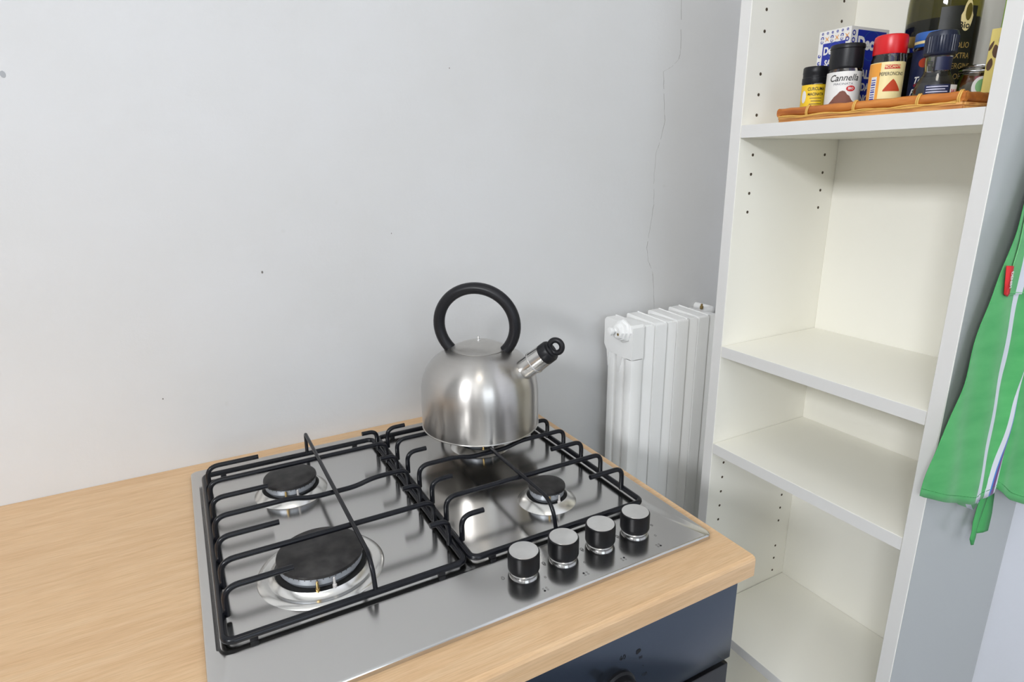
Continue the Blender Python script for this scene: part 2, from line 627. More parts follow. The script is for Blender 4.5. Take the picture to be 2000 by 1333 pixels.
def loops(rings, close_top=True):
    """bridge equal-length rings of 3D points"""
    k = len(rings[0])
    v, f = [], []
    for rg in rings:
        v += rg
    for a in range(len(rings) - 1):
        for i in range(k):
            j = (i + 1) % k
            f.append((a * k + i, a * k + j, (a + 1) * k + j, (a + 1) * k + i))
    if close_top:
        f.append(tuple(range((len(rings) - 1) * k, len(rings) * k)))
    return MB().add(v, f)


def ring(x0, x1, y0, y1, r, z):
    return [(x - ox, y - oy, z) for x, y in rrect(x0, x1, y0, y1, r)]


rg = [ring(-HW + i_, -i_, i_, HD - i_, .009, z_) for i_, z_ in ((.0, .0), (.0003, .0044), (.0008, .0054), (.0016, .0061), (.0027, HT))]
rg += [ring(-.5695, -.0240, .0855, .4930, .014, HT), ring(-.5675, -.0260, .0872, .4915, .014, HT - .0008), ring(-.5655, -.0280, .0890, .4895, .013, HT - .0010)]
top_ = obj('steel_top', loops(rg), M['hob_steel'], hob, smooth=18)
flat_faces(top_, .0009)
ul_ = top_.data.uv_layers.new(name='UVMap')
for l_ in top_.data.loops:
    c_ = top_.data.vertices[l_.vertex_index].co
    ul_.data[l_.index].uv = (c_.x, c_.y + c_.z)


def burner(x, y, R, ringR, wide=False):
    b = Matrix.Translation((x - ox, y - oy, HT - .0010))
    z = .0275
    if wide:
        pr = [(ringR, 0), (ringR - .002, .0022), (ringR - .008, .0030), (ringR - .012, .0015), (ringR - .014, .0018), (ringR - .019, .0062), (R + .0035, .0070), (R + .001, .0035), (R * .5, .0035), (0, .0035)]
    else:
        pr = [(ringR, 0), (ringR - .0012, .0012), (R + .004, .0085), (R + .0025, .0088), (R + .0005, .004), (R * .5, .0035), (0, .0035)]
    base = obj('burner', MB().lathe(pr, 64, b, caps=False), M['steel_ring'], hob, smooth=60)
    obj('dark_well', MB().lathe([(R + .0015, .0050), (0, .0055)], 48, b, caps=False), M['dark_gap'], base)
    obj('flame_ring', MB().lathe([(R - .006, .0058), (R - .004, .009), (R - .0022, .0115), (R - .0022, .0180), (R - .0035, .0192), (0, .0192)], 64, b), M['alu'], base, label='pale cast alloy flame ring')
    # flame slots
    mb = MB()
    k = int(R * 900)
    for i in range(k):
        a = 2 * pi * i / k
        c, s_ = cos(a), sin(a)
        q = (x - ox, y - oy, HT - .0010)
        rr = R - .0020
        t = .0006
        v = [(q[0] + c * rr - s_ * t * e, q[1] + s_ * rr + c * t * e, q[2] + zz) for e in (-1, 1) for zz in (.0172, .0186)]
        mb.add(v, [(0, 1, 3, 2)])
    o_ = obj('flame_slot', mb, M['print'], base, smooth=0)
    o_['kind'] = 'stuff'
    obj('burner_cap', MB().lathe([(R - .004, .0190), (R - .0005, .0200), (R, .0215), (R - .0006, .0240), (R - .003, .0253), (R * .62, .0262), (R * .3, .0258), (0, .0256)], 64, b), M['cap'], base,
        label='black enamelled burner cap')
    # ignition electrode and flame sensor in front
    for dx, mt_, rr in ((-.014, 'brass', .0017), (.004, 'ceramic', .0016)):
        px, py = x - ox + dx * (R / .049) ** .5, y - oy - sqrt(max(1e-6, (R + .0015) ** 2 - dx * dx))
        obj('igniter', MB().lathe([(rr * 1.5, .004), (rr * 1.5, .010), (rr, .0105), (rr * .8, .0185), (rr * .3, .0195)], 10, Matrix.Translation((px, py, HT - .0010))), M[mt_], base)
    return base


burner(-.451, .3835, .0369, .0505)
burner(-.4508, .1790, .0493, .0722, True)
burner(-.1394, .1772, .0262, .0415)
burner(-.1430, .3835, .0369, .0515)

for i in range(4):
    kx, ky = -.2473 + .0547 * i - ox, .0545 - oy
    b = Matrix.Translation((kx, ky, HT))
    obj_ = obj('control_knob', MB().lathe([(.0160, .0036), (.0178, .0042), (.0187, .0064), (.0187, .0100), (.0187, .0255), (.0184, .0272), (.0172, .0280), (.0168, .0279)], 48, b), M['knob_black'], hob, label='black knob with brushed steel face')
    obj('steel_face', MB().lathe([(.0171, .0276), (.0170, .0284), (0, .0285)], 48, b), M['knob_face'], obj_)
    obj('chrome_collar', MB().lathe([(.0162, .0004), (.0166, .0008), (.0172, .0036), (.0150, .0040)], 48, b), M['chrome'], obj_)
    obj('skirt_gap', MB().lathe([(.0164, 0), (.0160, .0006), (0, .0006)], 32, b), M['dark_gap'], obj_)
    fm = on_plane((kx, ky, HT), (1, 0, 0), (0, 1, 0), (0, 0, 1))
    # printed marks: burner position squares with a filled dot, flame sizes left and right
    mb = MB()
    for (mx, my) in ((.0035, -.0375), (.0075, -.0375), (.0035, -.0410), (.0075, -.0410)):
        v = []
        for t in range(12):
            a = 2 * pi * t / 12
            v += [fm(mx + .0012 * cos(a), my + .0012 * sin(a), .0002), fm(mx + .0009 * cos(a), my + .0009 * sin(a), .0002)]
        mb.add(v, [(2 * t, (2 * t + 2) % 24, (2 * t + 3) % 24, 2 * t + 1) for t in range(12)])
    for (mx, my, s_) in ((.0275, -.0015, 1.0), (-.0270, .0010, 1.3), (.0160, -.0215, 0.8)):
        v = []
        for t in range(12):
            a = 2 * pi * t / 12
            rr = .0016 * s_
            v += [fm(mx + rr * cos(a), my + rr * 1.35 * sin(a), .0002), fm(mx + rr * .72 * cos(a), my + rr * sin(a), .0002)]
        mb.add(v, [(2 * t, (2 * t + 2) % 24, (2 * t + 3) % 24, 2 * t + 1) for t in range(12)])
    obj('printed_marks', mb, M['print_faint'], hob, smooth=0, kind='stuff')
    qx, qy = ((.0035, -.0410), (.0035, -.0375), (.0075, -.0375), (.0075, -.0410))[i] if i < 4 else (0, 0)
    shape('printed_dot', fm, oval(qx, qy, .0013, .0013, 12), M['print_dark'], hob, .00025)


# ------------------------------------------------------------------ pan supports
def pan_support(label, x0, x1, y0, y1, xc, ends_l, ends_r):
    """wire grate: round frame rail, seven rows of bent bars, one thin lengthwise bar on top"""
    cx, cy = (x0 + x1) / 2, (y0 + y1) / 2
    g = thing('pan_support', label, 'pan support', (cx, cy, HT - .0010))
    zr = .0095 - (HT - .0010) + .0025
    R = .0040
    X0, X1, Y0, Y1 = x0 - cx, x1 - cx, y0 - cy, y1 - cy
    fr = [(p[0], p[1], zr) for p in rrect(X0 + R, X1 - R, Y0 + R, Y1 - R, .010)]
    obj('frame', MB().tube(fr, R, 12, closed=True), M['enamel'], g, smooth=60)
    for fx in (X0 + .03, X1 - .035):
        for fy in (Y0 + R, Y1 - R):
            obj('foot', MB().box(fx - .004, fx + .004, fy - .0032, fy + .0032, 0.0, zr - .001, .0008), M['black_plastic'], g)
    zb_ = .0445 - (HT - .0010)
    r = .0034
    xl, xr = X0 + .0095, X1 - .0070
    zl = zr - .001

    def up(xs, y, x_to, bend, sgn):
        return [(xs, y, zl), (xs, y, zb_), (x_to, y, zb_)]
    for i in range(7):
        y = .15 - .05 * i
        if i % 2 == 1:
            if i == 3:
                c = xc - cx
                dz = -.0065
                p = [(xl, y, zl), (xl, y, zb_), (c - .052, y, zb_), (c - .030, y, zb_ + dz), (c + .030, y, zb_ + dz), (c + .056, y, zb_), (xr, y, zb_), (xr, y, zl)]
                pts = fillet(p, [0, .016, .012, .012, .012, .012, .013, 0], 7)
            else:
                pts = fillet([(xl, y, zl), (xl, y, zb_), (xr, y, zb_), (xr, y, zl)], [0, .016, .013, 0], 7)
            obj('bar', MB().tube(pts, r, 12), M['enamel'], g, smooth=60)
        else:
            obj('bar', MB().tube(fillet([(xl, y, zl), (xl, y, zb_), (ends_l - cx, y, zb_)], [0, .016, 0], 7), r, 12), M['enamel'], g, smooth=60)
            obj('bar', MB().tube(fillet([(xr, y, zl), (xr, y, zb_), (ends_r - cx, y, zb_)], [0, .013, 0], 7), r, 12), M['enamel'], g, smooth=60)
    c = xc - cx
    zc = zb_ + .0044
    rc = .0027
    p = fillet([(c, Y1 - R, zr), (c, Y1 - R - .004, zc), (c, Y0 + .026, zc), (c, Y0 + .011, zc - .012), (c, Y0 + R, zr)], [0, .005, .012, .010, 0], 6)
    obj('cross_bar', MB().tube(p, rc, 10), M['enamel'], g, smooth=60, label='thin bar running front to back')
    return g


pan_support('black wire pan support over the two left burners', -.5650, -.2975, .0935, .4860, -.4095, -.4855, -.3285)
pan_support('black wire pan support under the kettle on the right of the hob', -.2965, -.0300, .0935, .4860, -.1750, -.2565, -.0925)

# ================================================================== KETTLE
KZ = .0512
kt = thing('whistling_kettle', 'brushed steel whistling kettle with round black handle on the back right burner', 'kettle', (-.147, .3725, KZ))
prof = [(0, .0010), (.086, .0), (.0945, .0006), (.0960, .0012), (.0962, .0020), (.0958, .0028), (.0951, .0032), (.0952, .0075), (.0955, .0100), (.0957, .030), (.0957, .055), (.0950, .066), (.0935, .0765),
        (.0908, .0865), (.0868, .0960), (.0815, .1045), (.0750, .1120), (.0675, .1182), (.0600, .1228), (.0530, .1262), (.0475, .1284), (.0455, .1290), (.0448, .1280), (.044, .127), (0, .127)]
P2 = prof[:8] + [(.0955, .010 + .034 * i / 8) for i in range(9)]
for i in range(1, 56):
    z_ = .044 + .0848 * sin(i / 55 * pi / 2)
    P2.append((.0955 * (1 - ((z_ - .044) / .0925) ** 2.85) ** .5, z_))
P2 += [(P2[-1][0] - .0008, .1282), (.044, .127), (0, .127)]
body = obj('body', MB().lathe(P2, 96, caps=False), M['kettle_steel'], kt, smooth=50)
ld = obj('lid', MB().lathe([(.0435, .1270), (.0443, .1292), (.0430, .1302), (.0415, .1304), (.038, .1322), (.030, .1360), (.020, .1392), (.010, .1412), (0, .1418)], 72, caps=False), M['lid_steel'], kt, smooth=40, label='domed brushed steel lid')
obj('lid_pin', MB().lathe([(.0034, .1412), (.0036, .1424), (.0014, .1432), (.0013, .1475), (.0016, .1482), (.0014, .1492), (0, .1494)], 16), M['chrome'], ld)
az = radians(17)
h = (Vector((.90409, -.42733, 0)) * cos(az) + Vector((-.42733, -.90409, 0)) * sin(az)).normalized()
hr, hv = .0628, .0592
pts, rs = [], []
n = 44
for i in range(n + 1):
    a = radians(-45 + 270 * i / n)
    pts.append(h * (hr * cos(a) - .0025) + Vector((0, 0, .1668 + hv * sin(a))))
obj('handle', MB().tube(pts, .0092, 20, flat=(1.05, 1.0)), M['black_plastic'], kt, smooth=60, label='round black plastic hoop handle')
az = radians(28)
hs = (Vector((.90409, -.42733, 0)) * cos(az) + Vector((-.42733, -.90409, 0)) * sin(az)).normalized()
el = radians(40)
ax = (hs * cos(el) + Vector((0, 0, sin(el)))).normalized()
base = hs * .0545 + Vector((0, 0, .0815))
mt = Matrix.Translation(base) @ ax.to_track_quat('Z', 'Y').to_matrix().to_4x4()
sp = obj('spout', MB().lathe([(.0166, .005), (.0166, .0530), (.0178, .0534), (.0186, .0540), (.0186, .0556), (.0178, .0564), (.0170, .0765), (.0150, .0770)], 56, mt), M['spout_steel'], kt, smooth=40, label='short tilted steel spout')
obj('spout_joint', MB().lathe([(.0170, .0255), (.0184, .0268), (.0184, .0282), (.0170, .0295)], 40, mt), M['kettle_steel'], sp)
cp = obj('whistle_cap', MB().lathe([(.0150, .0760), (.0168, .0765), (.0170, .0780), (.0168, .0880), (.0155, .0905), (.0115, .0915), (.0105, .0930), (0, .0933)], 40, mt), M['black_plastic'], sp, label='black whistle cap with ring')
side_ = ax.cross(Vector((0, 0, 1))).normalized()
up_ = side_.cross(ax).normalized()
pts = []
for i in range(28):
    a = 2 * pi * i / 28
    pts.append(base + ax * (.1005 + .0100 * cos(a)) + up_ * (.0100 * sin(a)))
obj('pull_ring', MB().tube(pts, .0044, 12, closed=True), M['black_plastic'], sp, smooth=60)

# ================================================================== RADIATOR
rd = thing('radiator', 'white painted column radiator between the hob and the bookcase', 'radiator', (.30, .48, FZ + .08))
rx, ry, rz_ = .30, .48, FZ + .08
ytop, ybot = .1500 - rz_, .0
yf_, yb_ = .440 - ry, .522 - ry
for k in range(4):
    x0 = .2265 + .0600 * k - rx
    mb = MB()
    H = .150 - rz_
    # front column with rounded ridge, running over the top to the back
    tp = .0
    sh = []
    poly = fillet([(yf_, .01), (yf_, H - .004), (yb_ + .012, H + .001), (yb_ + .012, H - .05), (yb_, H - .07), (yb_, .01)], [.004, .006, .006, .01, .01, .004], 3, closed=True)
    if k == 0:
        # end section: hub on top, three columns with grooves below
        hub = [(yf_, H - .074), (yf_, H - .006), (yf_ + .005, H - .001), (yb_ + .004, H + .001), (yb_ + .010, H - .005), (yb_ + .010, H - .058), (yb_ + .001, H - .070),
               (yb_ - .004, H - .105), (yb_ - .009, H - .072), (yf_ + .048, H - .072), (yf_ + .040, H - .110), (yf_ + .031, H - .074)]
        mb.prism([(p[0], p[1]) for p in hub], 'x', x0, x0 + .030)
        mb.box(x0, x0 + .030, yf_, yf_ + .022, .0, H - .07, .003)
        mb.box(x0 + .002, x0 + .028, yf_ + .029, yf_ + .053, .0, H - .07, .004)
        mb.box(x0 + .002, x0 + .028, yf_ + .060, yf_ + .082, .0, H - .07, .004)
        mb.box(x0 + .010, x0 + .028, yf_ + .01, yb_ - .004, .0, H - .06)
    else:
        mb.prism([(p[0], p[1]) for p in poly], 'x', x0, x0 + .030)
    # recessed web on the right of the column
    web = [(x0 + .026, yf_ + .0085), (x0 + .0575, yf_ + .0012), (x0 + .0582, yf_ + .0022), (x0 + .0582, yb_), (x0 + .026, yb_)]
    mb.prism(web, 'z', .01, H - .0075)
    mb.box(x0 + .026, x0 + .0575, yf_ + .006, yb_, H - .012, H - .0050, .002)
    # ridge line on the top
    mb.tube([(x0 + .0275, yf_ + .001, H - .0045), (x0 + .0275, yb_ + .008, H + .0005)], .0016, 8)
    obj('radiator_section', mb, M['radiator'], rd, smooth=40)
v_ = obj('valve', MB().lathe([(.0245, 0), (.0245, .004), (.0205, .007), (.0200, .012), (.0165, .013), (.0155, .018), (.0120, .020), (.0, .020)], 8, Matrix.Translation((.2265 - rx, .468 - ry, .134 - rz_)) @ Matrix.Rotation(-pi / 2, 4, 'Y')),
         M['radiator'], rd, smooth=30, label='white hexagonal bleed plug')
obj('bleed_knob', MB().lathe([(.0045, .018), (.0045, .026), (.0075, .027), (.0085, .030), (.0078, .035), (.004, .036), (0, .036)], 20, Matrix.Translation((.2265 - rx, .472 - ry, .136 - rz_)) @ Matrix.Rotation(-pi / 2, 4, 'Y')), M['radiator'], v_)
obj('bleed_screw', MB().lathe([(.003, 0), (.003, .0205), (0, .0215)], 8, Matrix.Translation((.2265 - rx, .462 - ry, .130 - rz_)) @ Matrix.Rotation(-pi / 2, 4, 'Y')), M['brass'], v_)
obj('pipe', MB().tube(fillet([(.44 - rx, .505 - ry, .135 - rz_), (.515 - rx, .505 - ry, .135 - rz_), (.515 - rx, YB - .001 - ry, .135 - rz_)], .012), .009), M['radiator'], rd)
obj('air_vent', MB().lathe([(.004, 0), (.004, .006), (.0025, .007), (.0025, .011), (0, .012)], 10, Matrix.Translation((.474 - rx, .50 - ry, .1435 - rz_))), M['brass'], rd)
for zz in (.15, .75):
    obj('bracket', MB().box(-.02, .0, yb_ - .002, YB - ry - .0005, zz, zz + .02), M['radiator'], rd)

# ================================================================== BOOKCASE
XB, DEP = .3041, .2907
YLO, YLI, YRI, YRO = .3042, .2828, -.0746, -.0938
BK = XB + .2638
ZT = 1.12
bc = thing('bookcase', 'tall narrow white bookcase standing right of the radiator', 'bookcase', (XB, (YLO + YRO) / 2, FZ))
by = (YLO + YRO) / 2


def bbox(x0, x1, y0, y1, z0, z1, b=.0008):
    return MB().box(x0 - XB, x1 - XB, y0 - by, y1 - by, z0 - FZ, z1 - FZ, b, 1)


lp = obj('side_panel', bbox(XB, XB + DEP, YLI, YLO, FZ, ZT), M['melamine'], bc)
rp = obj('side_panel', bbox(XB, XB + DEP, YRO, YRI, FZ, ZT), M['melamine'], bc)
for pnl, ya, yb2 in ((lp, YLI, YLO), (rp, YRO, YRI)):
    obj('edge_band', bbox(XB - .0008, XB, ya + .0002, yb2 - .0002, FZ, ZT, .0003), M['melamine_edge'], pnl)
obj('shaded_face', bbox(XB + .0006, XB + DEP - .0006, YRO - .0006, YRO, FZ, ZT, .0002), M['melamine_side_shaded'], rp, label='smooth grey-white outer face')
obj('back_panel', bbox(BK, BK + .004, YRI, YLI, FZ + .07, ZT - .002), M['melamine'], bc)
obj('top_panel', bbox(XB + .0005, BK, YRI, YLI, ZT - .02, ZT), M['melamine'], bc)
obj('plinth', bbox(XB + .02, XB + .036, YRI, YLI, FZ, FZ + .07), M['melamine'], bc)
for zt_ in (.88, .5202, .1361, -.0596, -.4485, FZ + .09):
    sh = obj('shelf', bbox(XB + .0006, BK - .0005, YRI + .0008, YLI - .0008, zt_ - .020, zt_), M['melamine'], bc)
    obj('edge_band', bbox(XB - .0001, XB + .0006, YRI + .0008, YLI - .0008, zt_ - .0200, zt_, .0002), M['melamine_edge'], sh)
hole = MB().add([(.0026 * cos(t * pi / 5), 0, .0026 * sin(t * pi / 5)) for t in range(10)] + [(.0026 * cos(t * pi / 5), .0004, .0026 * sin(t * pi / 5)) for t in range(10)],
                [tuple(range(10))] + [(t, (t + 1) % 10, (t + 1) % 10 + 10, t + 10) for t in range(10)])
h0 = None
for xo, z0, rows in ((.0345, .6971, [-5, -4, -3, -2, -1, 0, 1, 3, 4, 5, 7, 8, 9, 10]), (.2273, .6971, [-5, -4, -3, -2, -1, 0, 1, 2, 3, 4, 7, 8, 9, 10]),
                     (.0345, -.1091, [0, 1, 2, 3, 4, 5, 6, 8, 9, 10]), (.2273, -.1091, [0, 1, 2, 3, 4, 5, 6, 8, 9, 10])):
    for n_ in rows:
        if h0 is None:
            o_ = h0 = obj('peg_hole', hole, M['peg'], lp, smooth=0)
        else:
            o_ = h0.copy()
            COL.objects.link(o_)
        o_.location = (xo, YLI - .0004 - by, z0 - .032 * n_ - FZ)

# ================================================================== THE SPICE TRAY AND WHAT IS ON IT
ZS = .5202
bam = mat('bamboo_cane', rgb(186, 112, 44), 0.35)
nn = tex(bam, 'ShaderNodeTexNoise', (60, 8, 60), Scale=1.5, Detail=4.0)
rr = ramp(bam, nn.outputs[0], [(0.3, rgb(150, 78, 24)), (0.55, rgb(190, 114, 44)), (0.75, rgb(214, 146, 72))])
L(bam, rr.outputs[0], bsdf(bam).inputs['Base Color'])
bam2 = mat('woven_bamboo', rgb(206, 150, 86), 0.5)
nn = tex(bam2, 'ShaderNodeTexNoise', (40, 14, 300), Scale=1.5, Detail=3.0)
rr = ramp(bam2, nn.outputs[0], [(0.35, rgb(168, 106, 50)), (0.6, rgb(214, 160, 92))])
L(bam2, rr.outputs[0], bsdf(bam2).inputs['Base Color'])
tie = mat('straw_tie', rgb(214, 168, 84), 0.5)
TX0, TX1, TY0, TY1 = .3150, .545, -.0445, .2235
tr = thing('bamboo_tray', 'low woven bamboo tray with a cane rim holding the spice jars on the top shelf', 'tray', (TX0, TY1, ZS))


def tbox(x0, x1, y0, y1, z0, z1, b=0.0):
    return MB().box(x0 - TX0, x1 - TX0, y0 - TY1, y1 - TY1, z0, z1, b)


obj('base', tbox(TX0 + .004, TX1 - .004, TY0 + .004, TY1 - .004, .0003, .0035), bam2, tr)
# cane rim: one flattened pole per side, with knots
for (a, b) in (((TX0 + .004, TY0), (TX0 + .004, TY1)), ((TX1 - .004, TY0), (TX1 - .004, TY1)), ((TX0, TY0 + .004), (TX1, TY0 + .004)), ((TX0, TY1 - .004), (TX1, TY1 - .004))):
    pts, rs = [], []
    for i in range(25):
        t = i / 24
        pts.append((a[0] + (b[0] - a[0]) * t - TX0, a[1] + (b[1] - a[1]) * t - TY1, .0150 + .0004 * sin(i * 2.1)))
        rs.append(.0062 * (1.06 if i in (6, 15, 20) else 1 - .03 * sin(i)))
    obj('rim_pole', MB().tube(pts, rs, 12, flat=(.7, 1.0)), bam, tr, smooth=50, label='orange-brown cane rim pole')
# woven side strips under the rim
for z0, z1, o_ in ((.0008, .0046, .0), (.0046, .0088, .0012)):
    obj('side_strip', tbox(TX0 + .0012 - o_, TX0 + .0045 - o_, TY0 + .002, TY1 - .004, z0, z1, .0006), bam2, tr)
    obj('side_strip', tbox(TX0 + .004, TX1 - .004, TY0 + .0012 - o_, TY0 + .0045 - o_, z0, z1, .0006), bam2, tr)
    obj('side_strip', tbox(TX0 + .004, TX1 - .004, TY1 - .0045 + o_, TY1 - .0012 + o_, z0, z1, .0006), bam2, tr)
# straw lashings along the front
for y in (.1690, .0950, .0095, -.0395):
    c = (TX0 + .004, y)
    p = [(c[0] + .0052 * cos(a) * 1.05 - TX0, c[1] + .0006 * sin(2 * a) - TY1, .0145 + .0078 * sin(a)) for a in [2 * pi * i / 16 for i in range(16)]]
    obj('lashing', MB().tube(p, .0011, 8, closed=True).tube([(q[0], q[1] + .0022, q[2]) for q in p], .0010, 8, closed=True), tie, tr, smooth=60)
pts = [(TX0 - .0006 - TX0 - .0008 * sin(i * 1.3), TY1 - .004 - i * .0088 - TY1, .0086 + .0010 * sin(i * .9)) for i in range(30)]
obj('straw_cord', MB().tube(pts, .0010, 6), tie, tr)
pts = [(TX0 - .0008 - TX0, TY1 - .004 - i * .0088 - TY1, .0075 + .0012 * cos(i * .7)) for i in range(30)]
obj('straw_cord', MB().tube(pts, .0008, 6), tie, tr)

ZB = ZS + .0036
TH = radians(214)
glass = mat('clear_glass', (1, 1, 1, 1), 0.03, 0.0, Transmission_Weight=1.0, IOR=1.45)
PW = {'white': mat('label_white', rgb(226, 224, 220), .5), 'yellow': mat('label_yellow', rgb(236, 196, 40), .5), 'cream': mat('label_cream', rgb(236, 218, 160), .5),
      'orange': mat('label_orange', rgb(232, 158, 60), .5), 'red': mat('label_red', rgb(196, 30, 34), .5), 'black': mat('ink_black', rgb(34, 32, 32), .5),
      'navy': mat('label_navy', rgb(22, 30, 66), .45), 'blue': mat('label_blue', rgb(24, 42, 150), .45), 'brown': mat('spice_brown', rgb(120, 74, 60), .7),
      'chili': mat('spice_chili', rgb(186, 62, 24), .7), 'grey': mat('ink_grey', rgb(110, 112, 120), .5), 'green': mat('label_green', rgb(120, 176, 110), .5),
      'lav': mat('label_lavender', rgb(214, 214, 236), .5), 'palered': mat('label_darkred', rgb(128, 28, 44), .5), 'ltblue': mat('cap_blue', rgb(40, 92, 168), .4),
      'gold': mat('cap_gold', rgb(120, 96, 50), .4, .4), 'leaf': mat('leaf_brown', rgb(104, 78, 58), .6), 'box_yellow': mat('carton_yellow', rgb(250, 230, 136), .55),
      'box_green': mat('carton_green', rgb(150, 190, 60), .5), 'teal': mat('ornament_teal', rgb(60, 110, 150), .5)}


def jar(name, label, x, y, prof, r, inner=None, fill=None, fillz=None):
    t = thing(name, label, 'spice jar', (x, y, ZB), 0, 'spice jars on the bamboo tray')
    g = obj('glass', MB().lathe(prof, 40), glass, t, smooth=40)
    if fill:
        obj('spice', MB().lathe([(0, .002), (r - .0022, .002), (r - .0018, .005), (r - .0018, fillz), (0, fillz + .002)], 32), fill, t)
    return t


# small jar, black lid, yellow label
t = thing('small_spice_jar', 'small jar with black lid and yellow label at the left end of the tray', 'spice jar', (.352, .1898, ZB), 0, 'spice jars on the bamboo tray')
r = .0172
obj('glass', MB().lathe(shell([(0, 0), (.0155, 0), (r, .002), (r, .050), (.0155, .054), (.0150, .060), (0, .060)], .0010), 40), glass, t)
obj('spice', MB().lathe([(0, .002), (r - .0016, .002), (r - .0016, .049), (0, .050)], 32), mat('spice_ochre', rgb(150, 110, 50), .7), t)
obj('lid', MB().lathe([(.0178, .0515), (.0182, .053), (.0182, .0600), (.0176, .0608), (.0176, .0655), (.0180, .0665), (.0178, .0745), (.0168, .0760), (0, .0762)], 40), M['black_plastic'], t, label='black screw lid')
cm = on_cyl(r, TH)
patch('paper_label', cm, -.028, .028, .004, .050, PW['yellow'], t, .0003, 20, label='yellow label')
text('lettering', 'CURCUMA', .0062, cm, PW['black'], t, .004, .0435, .0006, .0001, .8)
text('lettering', 'MACINATA', .0055, cm, PW['black'], t, .004, .0360, .0006, .0001, .8)
for k in range(4):
    patch('fine_print', cm, -.004 + k % 2 * .002, .013, .0300 - k * .0042, .0309 - k * .0042, PW['leaf'], t, .0006, 4)
shape('label_ornament', cm, oval(-.0135, .033, .0040, .009), PW['white'], t, .0006)

# cinnamon jar
t = thing('cinnamon_jar', 'tall jar with black cap and white Cannella label', 'spice jar', (.350, .1405, ZB), 0, 'spice jars on the bamboo tray')
r = .0229
obj('glass', MB().lathe(shell([(0, 0), (.021, 0), (r, .002), (r, .063), (.0215, .067), (.0205, .070), (0, .070)], .0010), 44), glass, t)
obj('spice', MB().lathe([(0, .002), (r - .0016, .002), (r - .0016, .058), (0, .060)], 32), PW['brown'], t)
obj('cap', MB().lathe([(.0218, .0655), (.0226, .067), (.0228, .0690), (.0222, .0925), (.0230, .0935), (.0230, .0975), (.0220, .0990), (0, .0992)], 44), M['black_plastic'], t, label='black shaker cap')
cm = on_cyl(r, TH)
patch('paper_label', cm, -.036, .036, .004, .0615, PW['white'], t, .0003, 28, label='white label')
text('lettering', 'Cannella', .0125, cm, PW['black'], t, .0, .0525, .0006, .0001, .92, .25)
text('lettering', 'MACINATA', .0042, cm, PW['grey'], t, .0, .0445, .0006, 0, 1.2)
shape('label_badge', cm, oval(.0105, .0380, .0062, .0040), PW['red'], t, .0006)
text('lettering', 'BIO', .0046, cm, PW['white'], t, .0105, .0380, .0009, .0001)
hp = [(-.020, .004)] + [(-.020 + .040 * i / 12, .015 + .021 * (1 - abs(i / 6 - 1) ** 1.25) + .0008 * sin(i * 3)) for i in range(13)] + [(.020, .004)]
hp = [(u, max(.0045, v)) for u, v in hp]
mb = MB()
vv = []
for u, v in hp[1:-1]:
    vv += [cm(u, .0042, .0006), cm(u, v, .0006)]
mb.add(vv, [(2 * i, 2 * i + 2, 2 * i + 3, 2 * i + 1) for i in range(len(vv) // 2 - 1)])
obj('printed_heap', mb, PW['brown'], t)

# chilli jar with red cap
t = thing('chilli_jar', 'glass jar with bright red cap and yellow Peperoncino label', 'spice jar', (.352, .0790, ZB), 0, 'spice jars on the bamboo tray')
r = .0210
obj('glass', MB().lathe(shell([(0, 0), (.0195, 0), (r, .0022), (r, .0705), (.0200, .0730), (.0200, .0775), (.0190, .079), (0, .079)], .0010), 44), glass, t)
obj('spice', MB().lathe([(0, .002), (r - .0016, .002), (r - .0016, .055), (0, .057)], 32), mat('chilli_flakes', rgb(150, 60, 48), .8), t)
obj('cap', MB().lathe([(.0202, .0765), (.0207, .078), (.0207, .0965), (.0198, .0998), (.0180, .1010), (.0160, .1016), (0, .1018)], 44), mat('red_plastic', rgb(206, 20, 26), .32), t, label='bright red cap')
cm = on_cyl(r, TH)
patch('paper_label', cm, -.030, .030, .0125, .0660, PW['cream'], t, .0003, 24, label='cream and orange label')
patch('label_band', cm, -.030, -.0085, .0127, .0650, PW['orange'], t, .0005, 10)
patch('barcode_panel', cm, -.0200, -.0120, .0160, .0480, PW['white'], t, .0007, 4)
for k in range(9):
    patch('barcode_line', cm, -.0190, -.0130, .0185 + k * .0031, .0197 + k * .0031 + (.0006 if k % 3 == 0 else 0), PW['blue'], t, .0009, 3)
text('lettering', 'PEPERONCINO', .0062, cm, PW['black'], t, .0060, .0505, .0006, .00005, .74)
patch('red_flag', cm, -.0040, .0155, .0570, .0620, PW['red'], t, .0006, 8)
text('lettering', 'PICCANTE', .0045, cm, PW['cream'], t, .0055, .0595, .0009, .0001)
hp = [(-.0030 + .022 * i / 12, .0300 + .0140 * (1 - abs(i / 6 - 1) ** 1.2)) for i in range(13)]
mb = MB()
vv = []
for u, v in hp:
    vv += [cm(u, .0285, .0006), cm(u, v, .0006)]
mb.add(vv, [(2 * i, 2 * i + 2, 2 * i + 3, 2 * i + 1) for i in range(len(vv) // 2 - 1)])
obj('printed_heap', mb, PW['chili'], t)

# dark jar half hidden behind the chilli jar
t = thing('dark_spice_jar', 'dark filled glass jar with dull gold lid just behind the red-capped jar', 'spice jar', (.4030, .0900, ZB), 0, 'spice jars on the bamboo tray')
obj('glass', MB().lathe(shell([(0, 0), (.019, 0), (.0205, .002), (.0205, .082), (.018, .088), (.018, .090), (0, .090)], .0010), 36), glass, t)
obj('spice', MB().lathe([(0, .002), (.0192, .002), (.0192, .080), (0, .081)], 32), mat('dark_spice', rgb(58, 46, 34), .8), t)
obj('lid', MB().lathe([(.0190, .088), (.0194, .089), (.0194, .101), (.0185, .1025), (0, .1028)], 36), PW['gold'], t)

